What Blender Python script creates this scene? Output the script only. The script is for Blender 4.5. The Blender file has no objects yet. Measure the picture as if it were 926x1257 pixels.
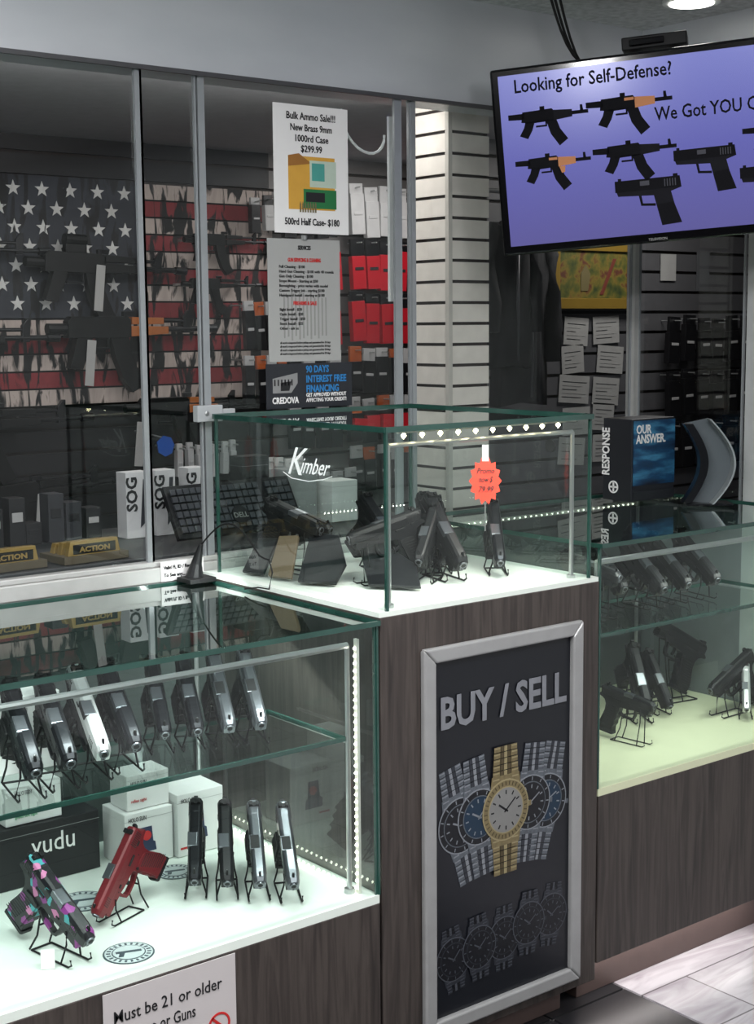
import bpy, math, random
from mathutils import Vector, Matrix
import bmesh
random.seed(7)
rad=math.radians
SC=bpy.context.scene
H=1.28; K=1.15
# ------------------------------------------------------------------ helpers
def S(r,g,b):
    def c(x):
        x/=255.0
        return x/12.92 if x<=0.04045 else ((x+0.055)/1.055)**2.4
    return (c(r),c(g),c(b),1)
_m={}
def mat(name,col,rough=.5,metal=0,emit=0,var=.12,nscale=30,spec=.5,ecol=None,bump=0):
    if name in _m: return _m[name]
    m=bpy.data.materials.new(name); m.use_nodes=True
    nt=m.node_tree; b=nt.nodes['Principled BSDF']
    b.inputs['Roughness'].default_value=rough
    b.inputs['Metallic'].default_value=metal
    b.inputs['Specular IOR Level'].default_value=spec
    tc=nt.nodes.new('ShaderNodeTexCoord'); n=nt.nodes.new('ShaderNodeTexNoise')
    n.inputs['Scale'].default_value=nscale; n.inputs['Detail'].default_value=3
    nt.links.new(tc.outputs['Object'],n.inputs['Vector'])
    mx=nt.nodes.new('ShaderNodeMix'); mx.data_type='RGBA'
    mx.inputs[6].default_value=tuple(x*(1-var) for x in col[:3])+(1,)
    mx.inputs[7].default_value=tuple(min(1,x*(1+var)) for x in col[:3])+(1,)
    nt.links.new(n.outputs['Fac'],mx.inputs[0]); nt.links.new(mx.outputs[2],b.inputs['Base Color'])
    if bump:
        bp=nt.nodes.new('ShaderNodeBump'); bp.inputs['Strength'].default_value=bump; bp.inputs['Distance'].default_value=.002
        nt.links.new(n.outputs['Fac'],bp.inputs['Height']); nt.links.new(bp.outputs[0],b.inputs['Normal'])
    if emit:
        b.inputs['Emission Color'].default_value=ecol or col; b.inputs['Emission Strength'].default_value=emit
    _m[name]=m; return m
def ramp_mat(name,scale,stops,rough=.5,metal=0,kind='noise',vs=(1,1,1),detail=4,distort=0,emit=0,const=False):
    m=bpy.data.materials.new(name); m.use_nodes=True; nt=m.node_tree; b=nt.nodes['Principled BSDF']
    b.inputs['Roughness'].default_value=rough; b.inputs['Metallic'].default_value=metal
    tc=nt.nodes.new('ShaderNodeTexCoord'); mp=nt.nodes.new('ShaderNodeMapping'); mp.inputs['Scale'].default_value=vs
    nt.links.new(tc.outputs['Object'],mp.inputs[0])
    if kind=='noise':
        n=nt.nodes.new('ShaderNodeTexNoise'); n.inputs['Detail'].default_value=detail; n.inputs['Distortion'].default_value=distort; out='Fac'
    else:
        n=nt.nodes.new('ShaderNodeTexVoronoi'); out='Color'
    n.inputs['Scale'].default_value=scale; nt.links.new(mp.outputs[0],n.inputs['Vector'])
    r=nt.nodes.new('ShaderNodeValToRGB'); 
    if const: r.color_ramp.interpolation='CONSTANT'
    e=r.color_ramp.elements
    e[0].position,e[0].color=stops[0]; e[1].position,e[1].color=stops[1]
    for p,c in stops[2:]:
        k=e.new(p); k.color=c
    nt.links.new(n.outputs[out],r.inputs[0]); nt.links.new(r.outputs[0],b.inputs['Base Color'])
    if emit:
        nt.links.new(r.outputs[0],b.inputs['Emission Color']); b.inputs['Emission Strength'].default_value=emit
    return m
def glass_mat(name,tint,f0=.07,gain=1.0,rough=.005):
    m=bpy.data.materials.new(name); m.use_nodes=True; nt=m.node_tree
    for n in list(nt.nodes): nt.nodes.remove(n)
    o=nt.nodes.new('ShaderNodeOutputMaterial'); t=nt.nodes.new('ShaderNodeBsdfTransparent'); t.inputs[0].default_value=tint
    g=nt.nodes.new('ShaderNodeBsdfGlossy'); g.inputs['Roughness'].default_value=rough; g.inputs[0].default_value=(.95,1,.98,1)
    lw=nt.nodes.new('ShaderNodeLayerWeight'); lw.inputs[0].default_value=.5
    p=nt.nodes.new('ShaderNodeMath'); p.operation='POWER'; p.inputs[1].default_value=4.2
    q=nt.nodes.new('ShaderNodeMath'); q.operation='MULTIPLY_ADD'; q.inputs[1].default_value=(1-f0)*gain; q.inputs[2].default_value=f0; q.use_clamp=True
    mx=nt.nodes.new('ShaderNodeMixShader')
    nt.links.new(lw.outputs['Facing'],p.inputs[0]); nt.links.new(p.outputs[0],q.inputs[0]); nt.links.new(q.outputs[0],mx.inputs[0])
    nt.links.new(t.outputs[0],mx.inputs[1]); nt.links.new(g.outputs[0],mx.inputs[2]); nt.links.new(mx.outputs[0],o.inputs[0])
    return m
class MB:
    def __init__(s): s.v=[];s.f=[];s.m=[];s.mats=[]
    def mi(s,m):
        if m not in s.mats: s.mats.append(m)
        return s.mats.index(m)
    def add(s,vs,fs,m,M=None):
        o=len(s.v); i=s.mi(m)
        for v in vs:
            v=Vector(v)
            s.v.append(tuple(M@v) if M else tuple(v))
        for f in fs: s.f.append([o+k for k in f]); s.m.append(i)
    def bx(s,x0,x1,y0,y1,z0,z1,m,M=None):
        s.add([(x0,y0,z0),(x1,y0,z0),(x1,y1,z0),(x0,y1,z0),(x0,y0,z1),(x1,y0,z1),(x1,y1,z1),(x0,y1,z1)],
              [(0,3,2,1),(4,5,6,7),(0,1,5,4),(1,2,6,5),(2,3,7,6),(3,0,4,7)],m,M)
    def box(s,c,d,m,M=None):
        s.bx(c[0]-d[0]/2,c[0]+d[0]/2,c[1]-d[1]/2,c[1]+d[1]/2,c[2]-d[2]/2,c[2]+d[2]/2,m,M)
    def prism(s,poly,a,b,m,axis='y',M=None):
        n=len(poly)
        if axis=='y': f=lambda p,w:(p[0],w,p[1])
        elif axis=='x': f=lambda p,w:(w,p[0],p[1])
        else: f=lambda p,w:(p[0],p[1],w)
        vs=[f(p,a) for p in poly]+[f(p,b) for p in poly]
        fs=[tuple(range(n)),tuple(range(2*n-1,n-1,-1))]+[(i,(i+1)%n,n+(i+1)%n,n+i) for i in range(n)]
        s.add(vs,fs,m,M)
    def loft(s,rings,m,M=None):
        n=len(rings[0]); vs=[p for r in rings for p in r]; fs=[tuple(range(n)),tuple(range(len(vs)-1,len(vs)-n-1,-1))]
        for k in range(len(rings)-1):
            for i in range(n): fs.append((k*n+i,k*n+(i+1)%n,(k+1)*n+(i+1)%n,(k+1)*n+i))
        s.add(vs,fs,m,M)
    def tube(s,pts,r,m,n=6,M=None):
        pts=[Vector(p) for p in pts]; rings=[]
        up=Vector((0,0,1))
        for i,p in enumerate(pts):
            if i==0: d=pts[1]-p
            elif i==len(pts)-1: d=p-pts[i-1]
            else: d=(pts[i+1]-p).normalized()+(p-pts[i-1]).normalized()
            if d.length<1e-9: d=Vector((0,0,1))
            d.normalize()
            a=d.cross(up)
            if a.length<.15: a=d.cross(Vector((0,1,0)))
            a.normalize(); b=d.cross(a)
            rr=r[i] if isinstance(r,(list,tuple)) else r
            rings.append([p+a*rr*math.cos(2*math.pi*k/n)+b*rr*math.sin(2*math.pi*k/n) for k in range(n)])
        s.loft(rings,m,M)
    def disc(s,c,r,m,n=28,y2=None,rz=None,M=None):
        rz=rz or r; y2=c[1]+.0008 if y2 is None else y2
        s.prism([(c[0]+r*math.cos(2*math.pi*k/n),c[2]+rz*math.sin(2*math.pi*k/n)) for k in range(n)],c[1],y2,m,'y',M)
    def obj(s,name,parent=None,bevel=0,smooth=False,loc=None,rot=None,seg=2,mesh_only=False):
        me=bpy.data.meshes.new(name)
        vs=[Vector(v) for v in s.v]; org=Vector((0,0,0))
        if parent is None and not mesh_only and loc is None:
            xs=[v.x for v in vs];ys=[v.y for v in vs];zs=[v.z for v in vs]
            org=Vector(((min(xs)+max(xs))/2,(min(ys)+max(ys))/2,min(zs))); vs=[v-org for v in vs]
        me.from_pydata(vs,[],s.f)
        for m in s.mats: me.materials.append(m)
        me.polygons.foreach_set('material_index',s.m)
        bm=bmesh.new(); bm.from_mesh(me); bmesh.ops.recalc_face_normals(bm,faces=bm.faces); bm.to_mesh(me); bm.free()
        if smooth:
            for p in me.polygons: p.use_smooth=True
        if mesh_only: return me
        o=bpy.data.objects.new(name,me); SC.collection.objects.link(o)
        o.location=org if loc is None else loc
        if rot: o.rotation_euler=rot
        if parent: o.parent=parent
        if bevel:
            b=o.modifiers.new('bevel','BEVEL'); b.width=bevel; b.segments=seg; b.limit_method='ANGLE'; b.angle_limit=rad(35)
        return o
def empty(name,loc=(0,0,0),rot=(0,0,0),parent=None):
    o=bpy.data.objects.new(name,None); SC.collection.objects.link(o); o.location=loc; o.rotation_euler=rot; o.empty_display_size=.05
    if parent:o.parent=parent
    return o
FR=(rad(90),0,0)
def txt(body,loc,size,m,parent,rot=FR,fit=None,align='LEFT',bold=0,shear=0,space=1.0,ext=.0003,name='lettering'):
    c=bpy.data.curves.new(name,'FONT'); c.body=body; c.size=size; c.align_x=align; c.extrude=ext; c.offset=bold; c.shear=shear; c.space_line=space
    c.resolution_u=2
    c.materials.append(m); o=bpy.data.objects.new(name,c); SC.collection.objects.link(o)
    if fit:
        bpy.context.view_layer.update()
        w=o.dimensions.x
        if w>0: o.scale=(fit/w,1,1)
    o.location=loc; o.rotation_euler=rot; o.parent=parent
    return o
def area(name,loc,size,sy,energy,col=(1,1,1),direction=(0,0,-1),spread=180):
    l=bpy.data.lights.new(name,'AREA'); l.shape='RECTANGLE'; l.size=size*K; l.size_y=sy*K; l.energy=energy*K*K; l.color=col; l.spread=rad(spread)
    o=bpy.data.objects.new(name,l); SC.collection.objects.link(o); o.location=loc
    o.rotation_euler=Vector(direction).to_track_quat('-Z','Y').to_euler()
    return o
# ------------------------------------------------------------------ materials
BLK=mat('black_polymer',S(16,17,19),.45,spec=.35); BLK2=mat('black_matte',S(10,11,12),.6,spec=.35)
GUN=mat('blued_steel',S(34,36,39),.3,.65); GUNL=mat('grey_steel',S(116,119,124),.28,.85)
SIL=mat('stainless',S(226,226,226),.28,.75); SERR=mat('serration_dark',S(11,11,13),.5)
REDG=mat('red_cerakote',S(108,22,30),.42,.1); WHT=mat('white_paint',S(225,228,226),.5)
PAPER=mat('paper_white',S(228,226,225),.7,var=.03); PAPERG=mat('paper_grey',S(158,158,156),.7,var=.04)
INK=mat('ink_black',S(22,22,25),.7); INKR=mat('ink_red',S(190,35,35),.7)
CHR=mat('brushed_aluminium',S(190,192,192),.3,.8); ALU=mat('aluminium_frame',S(176,176,174),.45,.3)
EDGE=mat('glass_edge_green',S(36,70,62),.1,var=.45,nscale=12,spec=1.0)
CASEG=glass_mat('case_glass',(.925,.975,.955,1),.06,1.1)
TOPG=glass_mat('counter_top_glass',(.76,.88,.85,1),.09,1.25)
WING=glass_mat('window_glass',(.90,.915,.92,1),.045,1.0)
WOOD=ramp_mat('dark_wood_laminate',9,[(.3,S(46,41,39)),(.5,S(63,56,53)),(.62,S(73,66,62)),(.75,S(56,50,47))],.5,vs=(9,9,.5),detail=6,distort=1.0)
DECK=mat('white_deck',S(226,234,226),.45,var=.02)
LED=mat('led_emitter',S(255,250,235),.5,emit=11); LEDW=mat('led_emitter_warm',S(255,240,190),.5,emit=22,ecol=S(255,238,190))
WPOS=mat('poster_dark',S(20,22,28),.3,var=.2,nscale=6)
CAMO=ramp_mat('camo_paint',75,[(0,S(16,16,20)),(.5,S(18,18,24)),(.62,S(135,50,130)),(.68,S(25,25,30)),(.78,S(70,160,165)),(.86,S(200,120,165))],.4,kind='voronoi',const=True)
# ------------------------------------------------------------------ room shell
def slab(name,x0,x1,y0,y1,z0,z1,m,bevel=0):
    b=MB(); b.bx(x0,x1,y0,y1,z0,z1,m); return b.obj(name,bevel=bevel)
CEIL=ramp_mat('ceiling_tile',60,[(.3,S(180,180,182)),(.7,S(218,218,220))],.9)
WALLG=mat('wall_grey',S(120,122,126),.7); SOFF=ramp_mat('soffit_laminate',3,[(.3,S(190,194,199)),(.7,S(202,205,209))],.38,.1,vs=(1,1,3))
def floor_mat():
    m=bpy.data.materials.new('marble_plank_floor'); m.use_nodes=True; nt=m.node_tree; b=nt.nodes['Principled BSDF']; b.inputs['Roughness'].default_value=.25
    tc=nt.nodes.new('ShaderNodeTexCoord'); mp=nt.nodes.new('ShaderNodeMapping'); nt.links.new(tc.outputs['Object'],mp.inputs[0])
    br=nt.nodes.new('ShaderNodeTexBrick'); br.inputs['Scale'].default_value=1; br.inputs['Brick Width'].default_value=.8; br.inputs['Row Height'].default_value=.17
    br.inputs['Mortar Size'].default_value=.002; br.inputs['Color1'].default_value=S(198,194,198); br.inputs['Color2'].default_value=S(180,176,181); br.inputs['Mortar'].default_value=S(120,116,118)
    nt.links.new(mp.outputs[0],br.inputs['Vector'])
    n=nt.nodes.new('ShaderNodeTexNoise'); n.inputs['Scale'].default_value=7; n.inputs['Detail'].default_value=7; n.inputs['Distortion'].default_value=1.5
    mp2=nt.nodes.new('ShaderNodeMapping'); mp2.inputs['Scale'].default_value=(.6,3,1); nt.links.new(tc.outputs['Object'],mp2.inputs[0]); nt.links.new(mp2.outputs[0],n.inputs['Vector'])
    r=nt.nodes.new('ShaderNodeValToRGB'); r.color_ramp.elements[0].position=.35; r.color_ramp.elements[0].color=(.66,.63,.65,1); r.color_ramp.elements[1].position=.6; r.color_ramp.elements[1].color=(1,1,1,1)
    nt.links.new(n.outputs['Fac'],r.inputs[0])
    mx=nt.nodes.new('ShaderNodeMix'); mx.data_type='RGBA'; mx.blend_type='MULTIPLY'; mx.inputs[0].default_value=1
    nt.links.new(br.outputs['Color'],mx.inputs[6]); nt.links.new(r.outputs[0],mx.inputs[7]); nt.links.new(mx.outputs[2],b.inputs['Base Color'])
    return m
DTILE=mat('dark_floor_tile',S(36,36,39),.3,var=.2,nscale=8); GROUT=mat('tile_grout',S(95,94,94),.8)
fb=MB(); FM=floor_mat()
fb.bx(2.04,4.3,-3,3.75,-1.33,-1.28,FM)
fb.bx(-3,2.04,-3,3.75,-1.33,-1.284,GROUT)
for i in range(0,26):
    for j in range(0,34):
        x=2.037-.20*(i+1); y=-3+.20*j
        if x>-3.2: fb.bx(x+.003,x+.197,y+.003,y+.197,-1.284,-1.28,DTILE)
fb.obj('floor')
slab('ceiling',-3,4.3,-3,2.30,.665,.72,CEIL)
CEILD=mat('storeroom_ceiling_paint',S(185,185,188),.85)
slab('ceiling_storeroom',-3,4.3,2.40,3.75,.50,.56,CEILD)
slab('wall_back_soffit',-3,2.72,2.30,2.40,.455,.665,SOFF)
slab('wall_right_soffit',2.618,2.72,-3,2.30,.455,.665,SOFF)
slab('trim_soffit_back',-3,2.61,2.292,2.30,.449,.457,mat('dark_trim',S(70,70,73),.4))
slab('wall_back_lower',-3,2.66,2.325,2.36,-1.28,-.462,WALLG)
slab('wall_right',2.618,2.70,-3,1.99,-1.28,.455,mat('wall_light',S(176,178,178),.6))
slab('wall_right_lower',2.618,2.66,1.99,2.325,-1.28,-.42,WALLG)
slab('wall_left',-3.05,-3,-3,3.75,-1.28,.72,mat('wall_dim',S(48,48,52),.8))
slab('wall_front',-3,2.7,-3.05,-3,-1.28,.72,mat('wall_dim2',S(38,38,42),.8))
slab('wall_storeroom_right',4.25,4.3,2.0,3.75,-1.28,.56,mat('wall_storeroom',S(50,50,53),.8))
SL_D=mat('slat_dark',S(20,20,23),.55); SL_L=mat('slat_light',S(222,216,207),.5); SL_M=mat('slat_mid',S(110,107,106),.5); SL_P=mat('slat_partition',S(88,88,91),.45); GRV=mat('slat_groove',S(38,30,27),.8)
def slat(name,x0,x1,y,z0,z1,m,step=.06):
    b=MB(); b.bx(x0,x1,y+.012,y+.04,z0,z1,GRV)
    z=z0
    while z<z1-.01:
        b.bx(x0,x1,y,y+.012,z,min(z+step-.009,z1),m); z+=step
    return b.obj(name)
slat('wall_storeroom_back',-.5,2.44,3.56,-1.28,.5,SL_D)
slat('wall_storeroom_back_light',2.44,3.05,3.56,-1.28,.5,SL_M)
slat('wall_storeroom_partition',2.68,4.25,2.95,-1.28,.5,SL_P)
slab('wall_storeroom_return',3.05,3.09,2.992,3.60,-1.28,.5,SL_D)
b=MB(); b.bx(2.138,2.252,2.426,2.54,-1.28,.5,GRV)
z=-1.28
while z<.49:
    z1=min(z+.039,.5); b.bx(2.132,2.252,2.42,2.426,z,z1,SL_L); b.bx(2.132,2.138,2.426,2.54,z,z1,SL_L); z+=.046
b.bx(2.129,2.140,2.417,2.428,-1.28,.5,mat('corner_bead',S(190,186,178),.5))
b.obj('slatwall_column')
def pane(mb,axis,pos,a0,a1,b0,b1,gm,t=.006,w=.004,edge=EDGE,edges='abcd'):
    if axis=='y':
        mb.add([(a0,pos,b0),(a1,pos,b0),(a1,pos,b1),(a0,pos,b1)],[(0,1,2,3)],gm)
        if 'a' in edges: mb.bx(a0-w/2,a0+w/2,pos-t/2,pos+t/2,b0,b1,edge)
        if 'b' in edges: mb.bx(a1-w/2,a1+w/2,pos-t/2,pos+t/2,b0,b1,edge)
        if 'c' in edges: mb.bx(a0,a1,pos-t/2,pos+t/2,b0-w/2,b0+w/2,edge)
        if 'd' in edges: mb.bx(a0,a1,pos-t/2,pos+t/2,b1-w/2,b1+w/2,edge)
    elif axis=='x':
        mb.add([(pos,a0,b0),(pos,a1,b0),(pos,a1,b1),(pos,a0,b1)],[(0,1,2,3)],gm)
        if 'a' in edges: mb.bx(pos-t/2,pos+t/2,a0-w/2,a0+w/2,b0,b1,edge)
        if 'b' in edges: mb.bx(pos-t/2,pos+t/2,a1-w/2,a1+w/2,b0,b1,edge)
        if 'c' in edges: mb.bx(pos-t/2,pos+t/2,a0,a1,b0-w/2,b0+w/2,edge)
        if 'd' in edges: mb.bx(pos-t/2,pos+t/2,a0,a1,b1-w/2,b1+w/2,edge)
    else:
        mb.add([(a0,b0,pos),(a1,b0,pos),(a1,b1,pos),(a0,b1,pos)],[(0,1,2,3)],gm)
        if 'a' in edges: mb.bx(a0-w/2,a0+w/2,b0,b1,pos-t/2,pos+t/2,edge)
        if 'b' in edges: mb.bx(a1-w/2,a1+w/2,b0,b1,pos-t/2,pos+t/2,edge)
        if 'c' in edges: mb.bx(a0,a1,b0-w/2,b0+w/2,pos-t/2,pos+t/2,edge)
        if 'd' in edges: mb.bx(a0,a1,b1-w/2,b1+w/2,pos-t/2,pos+t/2,edge)
GREYE=mat('window_glass_edge',S(146,150,153),.25,.2)
for i,(x0,x1) in enumerate([(-1,1.312),(1.312,1.905),(1.93,2.605)]):
    b=MB(); pane(b,'y',2.312,x0,x1,-.43,.455,WING,edges='ab',edge=GREYE,w=.007); b.obj('window_%d'%(i+1))
b=MB(); pane(b,'x',2.622,2.0,2.30,-.42,.455,WING,edges='ab',edge=GREYE); b.obj('window_4')
b=MB()
for x,w in [(1.303,.010),(1.434,.014),(1.421,.004),(1.895,.018),(1.936,.010)]:
    b.bx(x-w/2,x+w/2,2.304,2.311,-.424,.455,GREYE)
b.bx(2.605,2.625,2.300,2.325,-.424,.455,ALU)
b.obj('trim_window_mullions')
b=MB(); b.bx(-1,2.60,2.293,2.345,-.462,-.434,ALU); b.bx(-1,2.60,2.301,2.325,-.434,-.424,ALU); b.obj('trim_window_sill',bevel=.002)
# ------------------------------------------------------------------ pistols
def pistol_mesh(sl,fr,gr,key,_c={}):
    if key in _c: return _c[key]
    b=MB()
    SM=SERR
    def ring(x,s,zt=.0255): return [(x,y*s,z) for y,z in [(-.0118,.001),(-.0105,-.0005),(.0105,-.0005),(.0118,.001),(.0122,.015),(.0098,zt-.003),(.0060,zt),(-.0060,zt),(-.0098,zt-.003),(-.0122,.015)]]
    b.loft([ring(-.0835,.90,.0235),ring(-.081,1),ring(-.054,1),ring(-.053,.98,.0252),ring(.060,.98,.0252),ring(.076,.94,.0245),ring(.0838,.78,.0205)],sl)
    for i in range(8): b.box((-.0775+.0036*i,0,.0105),(.0015,.0250,.0165),SM)
    for i in range(5): b.box((.050+.0036*i,0,.0105),(.0013,.0243,.013),SM)
    b.box((.006,-.0035,.0205),(.0295,.0185,.0094),BLK2 if sl is SIL else GUNL); b.box((.006,-.004,.0212),(.027,.015,.0092),GUNL if sl is not GUNL else BLK2); b.box((-.013,-.0122,.0135),(.010,.0015,.003),SM)
    b.box((-.072,.0055,.0282),(.008,.0055,.0062),BLK2); b.box((-.072,-.0055,.0282),(.008,.0055,.0062),BLK2); b.box((-.072,0,.0262),(.008,.0175,.0034),BLK2)
    b.prism([(.069,.0245),(.070,.0305),(.0725,.0305),(.077,.0245)],-.0018,.0018,BLK2)
    b.box((-.0762,.0055,.0290),(.0010,.0020,.0020),WHT); b.box((-.0762,-.0055,.0290),(.0010,.0020,.0020),WHT); b.box((.0695,0,.0288),(.0010,.0018,.0018),WHT)
    b.tube([(.078,0,.0125),(.0866,0,.0125)],.0068,GUNL,14); b.tube([(.082,0,.0125),(.0870,0,.0125)],.0045,BLK2,12)
    b.tube([(.076,0,.003),(.0848,0,.003)],.0036,GUNL,10); b.tube([(.080,0,.003),(.0850,0,.003)],.0016,BLK2,8)
    b.prism([(.073,.0005),(.076,-.005),(.075,-.0125),(.066,-.0135),(.028,-.0150),(.016,-.0175),(.002,-.0190),(-.014,-.0200),(-.0195,-.0235),(-.0205,-.034),(-.0255,-.046),(-.0245,-.054),(-.0300,-.064),(-.0300,-.074),(-.0355,-.084),(-.0350,-.097),(-.0775,-.0985),(-.0800,-.090),(-.0775,-.074),(-.0705,-.056),(-.0655,-.040),(-.0650,-.024),(-.0700,-.0135),(-.0800,-.0085),(-.0905,-.0065),(-.0915,-.0025),(-.085,.0025),(-.07,.003),(.065,.003)],-.0104,.0104,fr)
    b.prism([(.031,-.013),(.0305,-.032),(.027,-.0425),(.018,-.0475),(-.008,-.0475),(-.0225,-.0430),(-.0275,-.038),(-.0215,-.034),(-.0165,-.0385),(-.006,-.0425),(.016,-.0425),(.0225,-.039),(.0255,-.031),(.0258,-.013)],-.0052,.0052,fr)
    b.prism([(.006,-.017),(.0035,-.026),(.0060,-.034),(.0035,-.0375),(.0005,-.036),(-.0015,-.027),(-.001,-.017)],-.0028,.0028,SM)
    for s in (1,-1):
        b.prism([(-.0225,-.027),(-.0285,-.048),(-.0330,-.066),(-.0385,-.091),(-.0745,-.092),(-.0725,-.072),(-.0660,-.054),(-.0615,-.036),(-.056,-.026),(-.04,-.0235)],.0104*s,.0130*s,gr)
        b.box((-.030,.0112*s,-.0035),(.022,.003,.0038),SM); b.box((.020,.0110*s,-.0050),(.007,.002,.0035),SM); b.tube([(-.0255,.0105*s,-.0275),(-.0255,.0138*s,-.0275)],.0030,SM,8)
        b.box((-.062,.0115*s,.0005),(.010,.003,.0040),SM); b.tube([(-.047,.0100*s,-.016),(-.047,.0110*s,-.016)],.0016,SM,8); b.tube([(.030,.0100*s,-.008),(.030,.0110*s,-.008)],.0014,SM,8)
        for k in range(10): b.box((-.0455-.0024*k,.0132*s,-.033-.0058*k),(.028,.0010,.0016),SM)
    b.loft([[(x,y,z) for x,y in [(-.081,-.0112),(-.0345,-.0112),(-.0325,-.008),(-.0325,.008),(-.0345,.0112),(-.081,.0112)]] for z in (-.0975,-.1045)],BLK)
    for x in (.042,.051,.060,.069): b.box((x,0,-.0140),(.0038,.0185,.0034),SM)
    b.prism([(-.083,.006),(-.0905,.013),(-.0915,.019),(-.087,.0205),(-.083,.016)],-.0035,.0035,SM)
    me=b.obj('pistol_body',mesh_only=True); _c[key]=me; return me
def stand_mesh(phi,h,_c={}):
    k=(round(phi,2),round(h,3))
    if k in _c: return _c[k]
    c,s=math.cos(phi),math.sin(phi)
    def P(x,z): return (x*c+z*s, h-x*s+z*c)
    b=MB(); r=.0016
    fx,fz=P(.050,-.013); gx,gz=P(-.005,-.047); fz=max(fz,.006); gz=max(gz,.01)
    for sgn in (1,-1):
        y=.018*sgn
        b.tube([(fx+.018,y,.014),(fx+.020,y,.006),(fx+.012,y,r),(-.045,y,r)],r,BLK2,6)
        b.tube([(gx-.02,y,r),(gx-.004,y*.8,gz*.6),(gx,.012*sgn,gz+.006),(gx+.004,.013*sgn,gz+.014)],r,BLK2,6)
        b.tube([(fx-.006,y,r),(fx,.011*sgn,fz*.7),(fx,.011*sgn,fz+.008)],r,BLK2,6)
    b.tube([(-.045,-.018,r),(-.045,.018,r)],r,BLK2,6); b.tube([(fx,-.011,fz-.002),(fx,.011,fz-.002)],r,BLK2,6); b.tube([(gx,-.012,gz-.001),(gx,.012,gz-.001)],r,BLK2,6)
    me=b.obj('wire_stand',mesh_only=True); _c[k]=me; return me
KINDS={'b':(GUN,BLK,BLK2),'k':(BLK,BLK,BLK2),'g':(GUNL,BLK,BLK2),'s':(SIL,BLK,BLK2),'r':(REDG,REDG,REDG),'c':(CAMO,CAMO,CAMO),'ss':(SIL,GUNL,BLK2)}
def pistol(x,y,zs,th=18,phi=30,kind='b',sc=1.0,roll=0,stand=True,lift=.012):
    ph=rad(phi); ang=rad(231.5+th); m=Vector((math.cos(ang),math.sin(ang)))
    cx=x-.083*math.cos(ph)*m.x*sc; cy=y-.083*math.cos(ph)*m.y*sc
    low=min(-.083*math.sin(ph)-.014*math.cos(ph), .08*math.sin(ph)-.106*math.cos(ph), .036*math.sin(ph)-.106*math.cos(ph))
    h=lift-low
    e=empty('pistol',(cx,cy,zs+.0008),(0,0,ang)); e.scale=(sc,sc,sc)
    o=bpy.data.objects.new('pistol_body',pistol_mesh(*KINDS[kind],kind)); SC.collection.objects.link(o); o.parent=e
    o.location=(0,0,h); o.rotation_euler=(rad(roll),ph,0)
    bv=o.modifiers.new('bevel','BEVEL'); bv.width=.0010; bv.segments=2; bv.limit_method='ANGLE'; bv.angle_limit=rad(32)
    if stand:
        s=bpy.data.objects.new('wire_stand',stand_mesh(ph,h)); SC.collection.objects.link(s); s.parent=e
    return e
# ------------------------------------------------------------------ display counters
Y0=1.761; YB=2.285
BACKP=mat('case_back_panel',S(84,92,90),.15,.4,var=.1)
def leds(mb,p0,p1,n,m,r=.0026):
    p0=Vector(p0);p1=Vector(p1)
    for i in range(n):
        p=p0.lerp(p1,i/(n-1)); mb.add([p+Vector(d)*r for d in [(1,0,0),(-1,0,0),(0,1,0),(0,-1,0),(0,0,1),(0,0,-1)]],[(0,2,4),(2,1,4),(1,3,4),(3,0,4),(2,0,5),(1,2,5),(3,1,5),(0,3,5)],m)
STRIP=mat('led_tape',S(205,205,195),.5)
TOE=mat('toe_kick',S(98,82,78),.5)
def counter(name,x0,x1,zt,zd,zb,zsh,shx0,shx1,deckm):
    e=empty(name,((x0+x1)/2,(Y0+YB)/2,-1.28)); 
    ox,oy,oz=-e.location.x,-e.location.y,-e.location.z
    def fin(b,n,**k):
        o=b.obj(n,parent=e,**k); o.location=(ox,oy,oz); return o
    b=MB(); b.bx(x0,x1,Y0,YB,zb,zd-.014,WOOD); b.bx(x0+.02,x1-.02,Y0+.07,YB,-1.28,zb,TOE); fin(b,'cabinet_body',bevel=.0015)
    b=MB(); b.bx(x0,x1,Y0+.001,YB,zd-.014,zd,deckm); fin(b,'deck_board')
    b=MB(); b.bx(x0,x1,YB-.012,YB,zd,zt-.006,BACKP); fin(b,'back_panel')
    b=MB()
    pane(b,'y',Y0+.004,x0,x1,zd,zt-.006,CASEG,edges='ab'); pane(b,'x',x0+.003,Y0+.005,YB-.012,zd,zt-.006,CASEG,edges=''); pane(b,'x',x1-.003,Y0+.005,YB-.012,zd,zt-.006,CASEG,edges='a')
    pane(b,'z',zt-.003,x0-.002,x1+.002,Y0-.003,YB,TOPG,t=.008)
    pane(b,'z',zsh,shx0,shx1,1.80,2.02,CASEG,t=.007,w=.004)
    fin(b,'glass_panes')
    b=MB()
    b.tube([(x0+.03,1.80,zt-.041),(x1-.032,1.80,zt-.041)],.0055,CHR,8)
    for x in (x0+.03,x1-.032):
        b.tube([(x,1.80,zd),(x,1.80,zt-.041)],.0042,CHR,8); b.tube([(x,1.80,zd),(x,1.80,zd+.008)],.009,CHR,10); 
        b.tube([(x,2.26,zd),(x,2.26,zt-.02)],.0042,CHR,8); b.tube([(x,1.80,zsh-.006),(x,2.02,zsh-.006)],.003,CHR,6)
    fin(b,'metal_rails')
    return e,fin
ZL,ZLD=-.462,-.913
e,fin=counter('display_counter',-.35,1.400,ZL,ZLD,-1.20,-.655,-.3,1.362,DECK)
b=MB(); b.bx(1.376,1.381,1.785,1.793,ZLD,ZL-.03,STRIP); leds(b,(1.374,1.789,ZLD+.01),(1.374,1.789,ZL-.045),34,LED,.0027)
leds(b,(1.378,1.80,ZLD+.006),(1.378,2.27,ZLD+.006),34,LED,.0032)
fin(b,'led_strip')
ZR,ZRD=-.391,-.845
DECKG=mat('cream_deck',S(218,222,188),.45,var=.03)
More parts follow.
